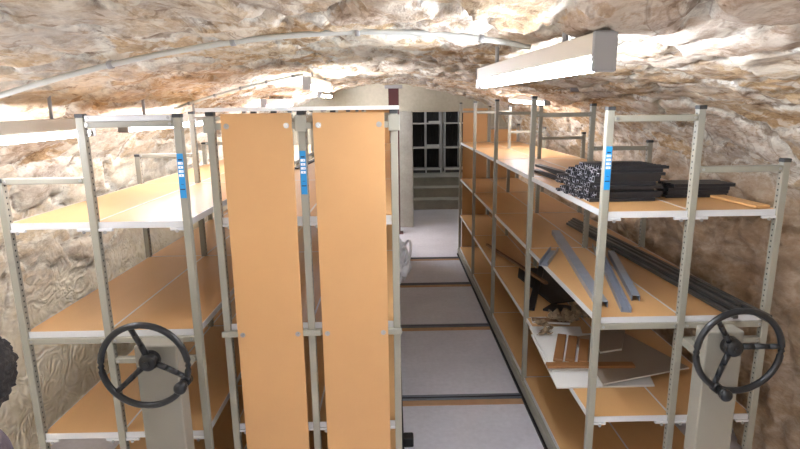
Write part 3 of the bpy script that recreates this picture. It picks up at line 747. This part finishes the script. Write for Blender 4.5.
# second bay, lower shelf: strips and black sheets
def strip(p0, p1, w, th, mname, label, name='wood_strip', cat='strip'):
    m, n = frame(p0, p1); b = MB(); b.box((-w/2, 0, 0), (w/2, n, th), 0, .0015); o = place(name, b.mesh(name, [mname]), (0, 0, 0)); o.matrix_world = m; return tag(o, label, cat)
strip((1.185, 4.02, ZL+.062), (.95, 5.35, ZL+.04), .03, .02, 'brownstrip', 'long brown wood strip slanting across the second lower right bay')
sheet('black_sheet', [(1.15, 3.74), (1.36, 3.8), (1.33, 4.6), (1.12, 4.66), (1.05, 4.4)], ZL, .012, 'blacksheet', 'large black sheet lying under the brown strip in the second bay', edge='blacksheet')
sheet('black_sheet', [(1.05, 3.62), (1.22, 3.54), (1.30, 3.66), (1.14, 3.72)], ZL, .016, 'blacksheet', 'small black sheet between the crumpled paper and the large black sheet', edge='blacksheet')
strip((.965, 3.62, ZL+.003), (1.31, 4.6, ZL+.04), .05, .02, 'darksteel', 'dark metal strip leaning on the black sheet in the second bay', 'metal_strip', 'metal strip')
strip((1.43, 3.7, ZL), (1.47, 5.1, ZL), .06, .03, 'darksteel', 'dark metal strip at the wall side of the second lower bay', 'metal_strip', 'metal strip')
# ------------------------------------------------------------------ centre unit contents
crumple('plastic_bag', (.022, 4.42, ZL), .115, .18, .20, 'bag', 'white plastic bag bulging out of the central unit into the aisle', 'bag', 2.0)
b = MB(); b.tube([(.085+.035*math.cos(t), .055*math.sin(t), .25+.09*math.sin(t+.6)) for t in np.linspace(0, 2*PI, 24, endpoint=False)], .011, 8, 0, True); place('bag_handle', b.mesh('bag_handle', ['bag']), (.022, 4.36, ZL), bpy.data.objects['plastic_bag'])
crumple('cloth_bundle', (-.10, 4.06, ZL), .07, .09, .19, 'navy', 'dark navy cloth bundle beside the white plastic bag', 'cloth', 5.0)
strip((-.80+.06, 4.15, ZT), (-.66, 5.3, ZT), .04, .012, 'blacksheet', 'black strap lying on the top shelf of the central unit', 'strap', 'strap')
b = MB(); b.box((-.03, -.035, 0), (.03, .035, .06), 0, .006); tag(place('rail_stop', b.mesh('rail_stop', ['rubber']), (.07, 2.92, 0)), 'small black rubber stop on the floor beside the central unit', 'rail stop')

# ------------------------------------------------------------------ person at the left edge
M['skin'] = mat('skin', (206, 160, 132), .5, 0, .05, 12)
M['hair'] = mat('dark curly hair', (34, 31, 30), .6, 0, .3, 60, .8, 90)
M['coat'] = mat('mauve grey jacket', (104, 94, 102), .8, 0, .12, 40, .3, 200)
M['jeans'] = mat('dark blue trousers', (48, 54, 74), .8, 0, .12, 40)
M['shoe'] = mat('black shoe', (30, 30, 32), .5)
M['lip_red'] = mat('lips', (168, 96, 88), .5)
M['eye'] = mat('eye', (40, 30, 26), .2)
def skin(name, V, E, mname, loc, parent=None, root=0, sub=2, shape=None):
    me = bpy.data.meshes.new(name); me.from_pydata([v[:3] for v in V], E, []); me.materials.append(M[mname])
    o = place(name, me, loc, parent); o.modifiers.new('skin', 'SKIN').use_smooth_shade = True
    sv = me.skin_vertices[0].data
    for i, v in enumerate(V):
        r = v[3]; sv[i].radius = r if isinstance(r, tuple) else (r, r); sv[i].use_root = (i == root)
    sd = o.modifiers.new('subdivision', 'SUBSURF'); sd.levels = sd.render_levels = sub
    return o
PL = (-.885, 1.0, 0)
V = [(0, 0, .84, .085), (0, 0, 1.0, .075), (0, 0, 1.15, .095), (0, 0, 1.27, .075), (0, .0, 1.325, .048), (0, .012, 1.375, .046), (0, .02, 1.42, (.062, .072)), (0, .012, 1.47, (.072, .088)), (0, .005, 1.525, (.06, .07))]
E = [(0, 1), (1, 2), (2, 3), (3, 4), (4, 5), (5, 6), (6, 7), (7, 8)]
for sx in (-1, 1):
    n = len(V)
    V += [(sx*.09, 0, 1.265, .06), (sx*.165, 0, 1.24, .05), (sx*.205, -.015, .99, .037), (sx*.205, .05, .78, .025), (sx*.203, .07, .715, (.034, .02))]
    E += [(3, n), (n, n+1), (n+1, n+2), (n+2, n+3), (n+3, n+4)]
    for k, (dy, ln) in enumerate(((.032, .07), (.011, .08), (-.011, .074), (-.03, .058))):
        q = len(V); V += [(sx*.205, .075+dy, .685, .0095), (sx*.203, .08+dy, .685-ln*.5, .0088), (sx*.195, .083+dy, .685-ln, .0075)]; E += [(n+4, q), (q, q+1), (q+1, q+2)]
    q = len(V); V += [(sx*.196, .105, .735, .011), (sx*.188, .13, .70, .0095), (sx*.186, .138, .672, .008)]; E += [(n+4, q), (q, q+1), (q+1, q+2)]
    n = len(V); V += [(sx*.085, 0, .80, .078), (sx*.09, .01, .45, .052), (sx*.09, -.01, .09, .036), (sx*.095, .10, .045, .034)]
    E += [(0, n), (n, n+1), (n+1, n+2), (n+2, n+3)]
person = skin('person', V, E, 'skin', PL)
tag(person, 'person with dark curly hair, only just in frame at the left edge', 'person')
V = [(0, 0, .74, (.14, .125)), (0, 0, .84, (.14, .125)), (0, 0, .98, (.118, .105)), (0, 0, 1.15, (.125, .105)), (0, -.005, 1.265, (.095, .085)), (0, -.005, 1.34, .062)]; E = [(0, 1), (1, 2), (2, 3), (3, 4), (4, 5)]
for sx in (-1, 1):
    n = len(V); V += [(sx*.10, 0, 1.265, .066), (sx*.172, 0, 1.235, .060), (sx*.207, -.015, .99, .05), (sx*.206, .045, .79, .04)]; E += [(4, n), (n, n+1), (n+1, n+2), (n+2, n+3)]
skin('jacket', V, E, 'coat', PL, person)
V = [(0, 0, .88, (.125, .105)), (0, 0, .82, (.125, .105))]; E = [(0, 1)]
for sx in (-1, 1):
    n = len(V); V += [(sx*.088, 0, .76, .088), (sx*.092, .01, .45, .064), (sx*.092, -.008, .10, .052)]; E += [(1, n), (n, n+1), (n+1, n+2)]
skin('trousers', V, E, 'jeans', PL, person)
for sx in (-1, 1):
    skin('shoe', [(sx*.09, -.04, .052, (.043, .05)), (sx*.092, .03, .05, (.045, .046)), (sx*.095, .12, .036, (.045, .034)), (sx*.096, .175, .032, (.032, .028))], [(0, 1), (1, 2), (2, 3)], 'shoe', PL, person)
    b = MB(); b.sphere((sx*.028, .0855, 1.472), .0105, 0, (1.1, 1, .7)); b.sphere((sx*.028, .0912, 1.472), .006, 1); place('eye', b.mesh('eye', ['white', 'eye']), PL, person)
    b = MB(); b.sphere((sx*.074, -.004, 1.455), .026, 0, (.35, .75, 1.15)); place('ear', b.mesh('ear', ['skin']), PL, person)
b = MB(); b.cyl((0, .09, 1.47), (0, .107, 1.44), .008, .013, 12); b.sphere((0, .102, 1.438), .0135); place('nose', b.mesh('nose', ['skin']), PL, person)
b = MB(); b.sphere((0, .082, 1.408), .02, 0, (1.1, .5, .28)); place('mouth', b.mesh('mouth', ['lip_red']), PL, person)
b = MB(); bmesh.ops.create_icosphere(b.bm, subdivisions=5, radius=1)
from mathutils import noise as _n
for v in b.bm.verts:
    d = v.co.normalized(); k = abs(_n.noise(d*9))*.16 + abs(_n.noise(d*21+Vector((3, 1, 2))))*.09
    p = Vector((d.x*.112, d.y*.122, d.z*.112))*(.95+k)
    v.co = p + Vector((0, -.012, 1.487))
bmesh.ops.delete(b.bm, geom=[v for v in b.bm.verts if v.co.y > .045 and abs(v.co.x) < .085 and v.co.z < 1.515], context='VERTS')
for f in b.bm.faces: f.smooth = True
place('hair', b.mesh('hair', ['hair']), PL, person)
person.rotation_euler = (0, 0, 1.95)
person.location = (-.915, 1.0, -.0)
person.scale = (.985, .985, .985)

# ------------------------------------------------------------------ world and view
w = bpy.data.worlds.new('world'); S.world = w; w.use_nodes = True
w.node_tree.nodes['Background'].inputs[0].default_value = (.8, .85, 1, 1); w.node_tree.nodes['Background'].inputs[1].default_value = .05
S.view_settings.view_transform = 'Standard'; S.view_settings.look = 'None'; S.view_settings.exposure = 2.38; S.view_settings.gamma = 1
try: S.view_settings.use_curve_mapping = False
except Exception: pass
S.cycles.use_denoising = True
S.cycles.max_bounces = 8; S.cycles.diffuse_bounces = 5
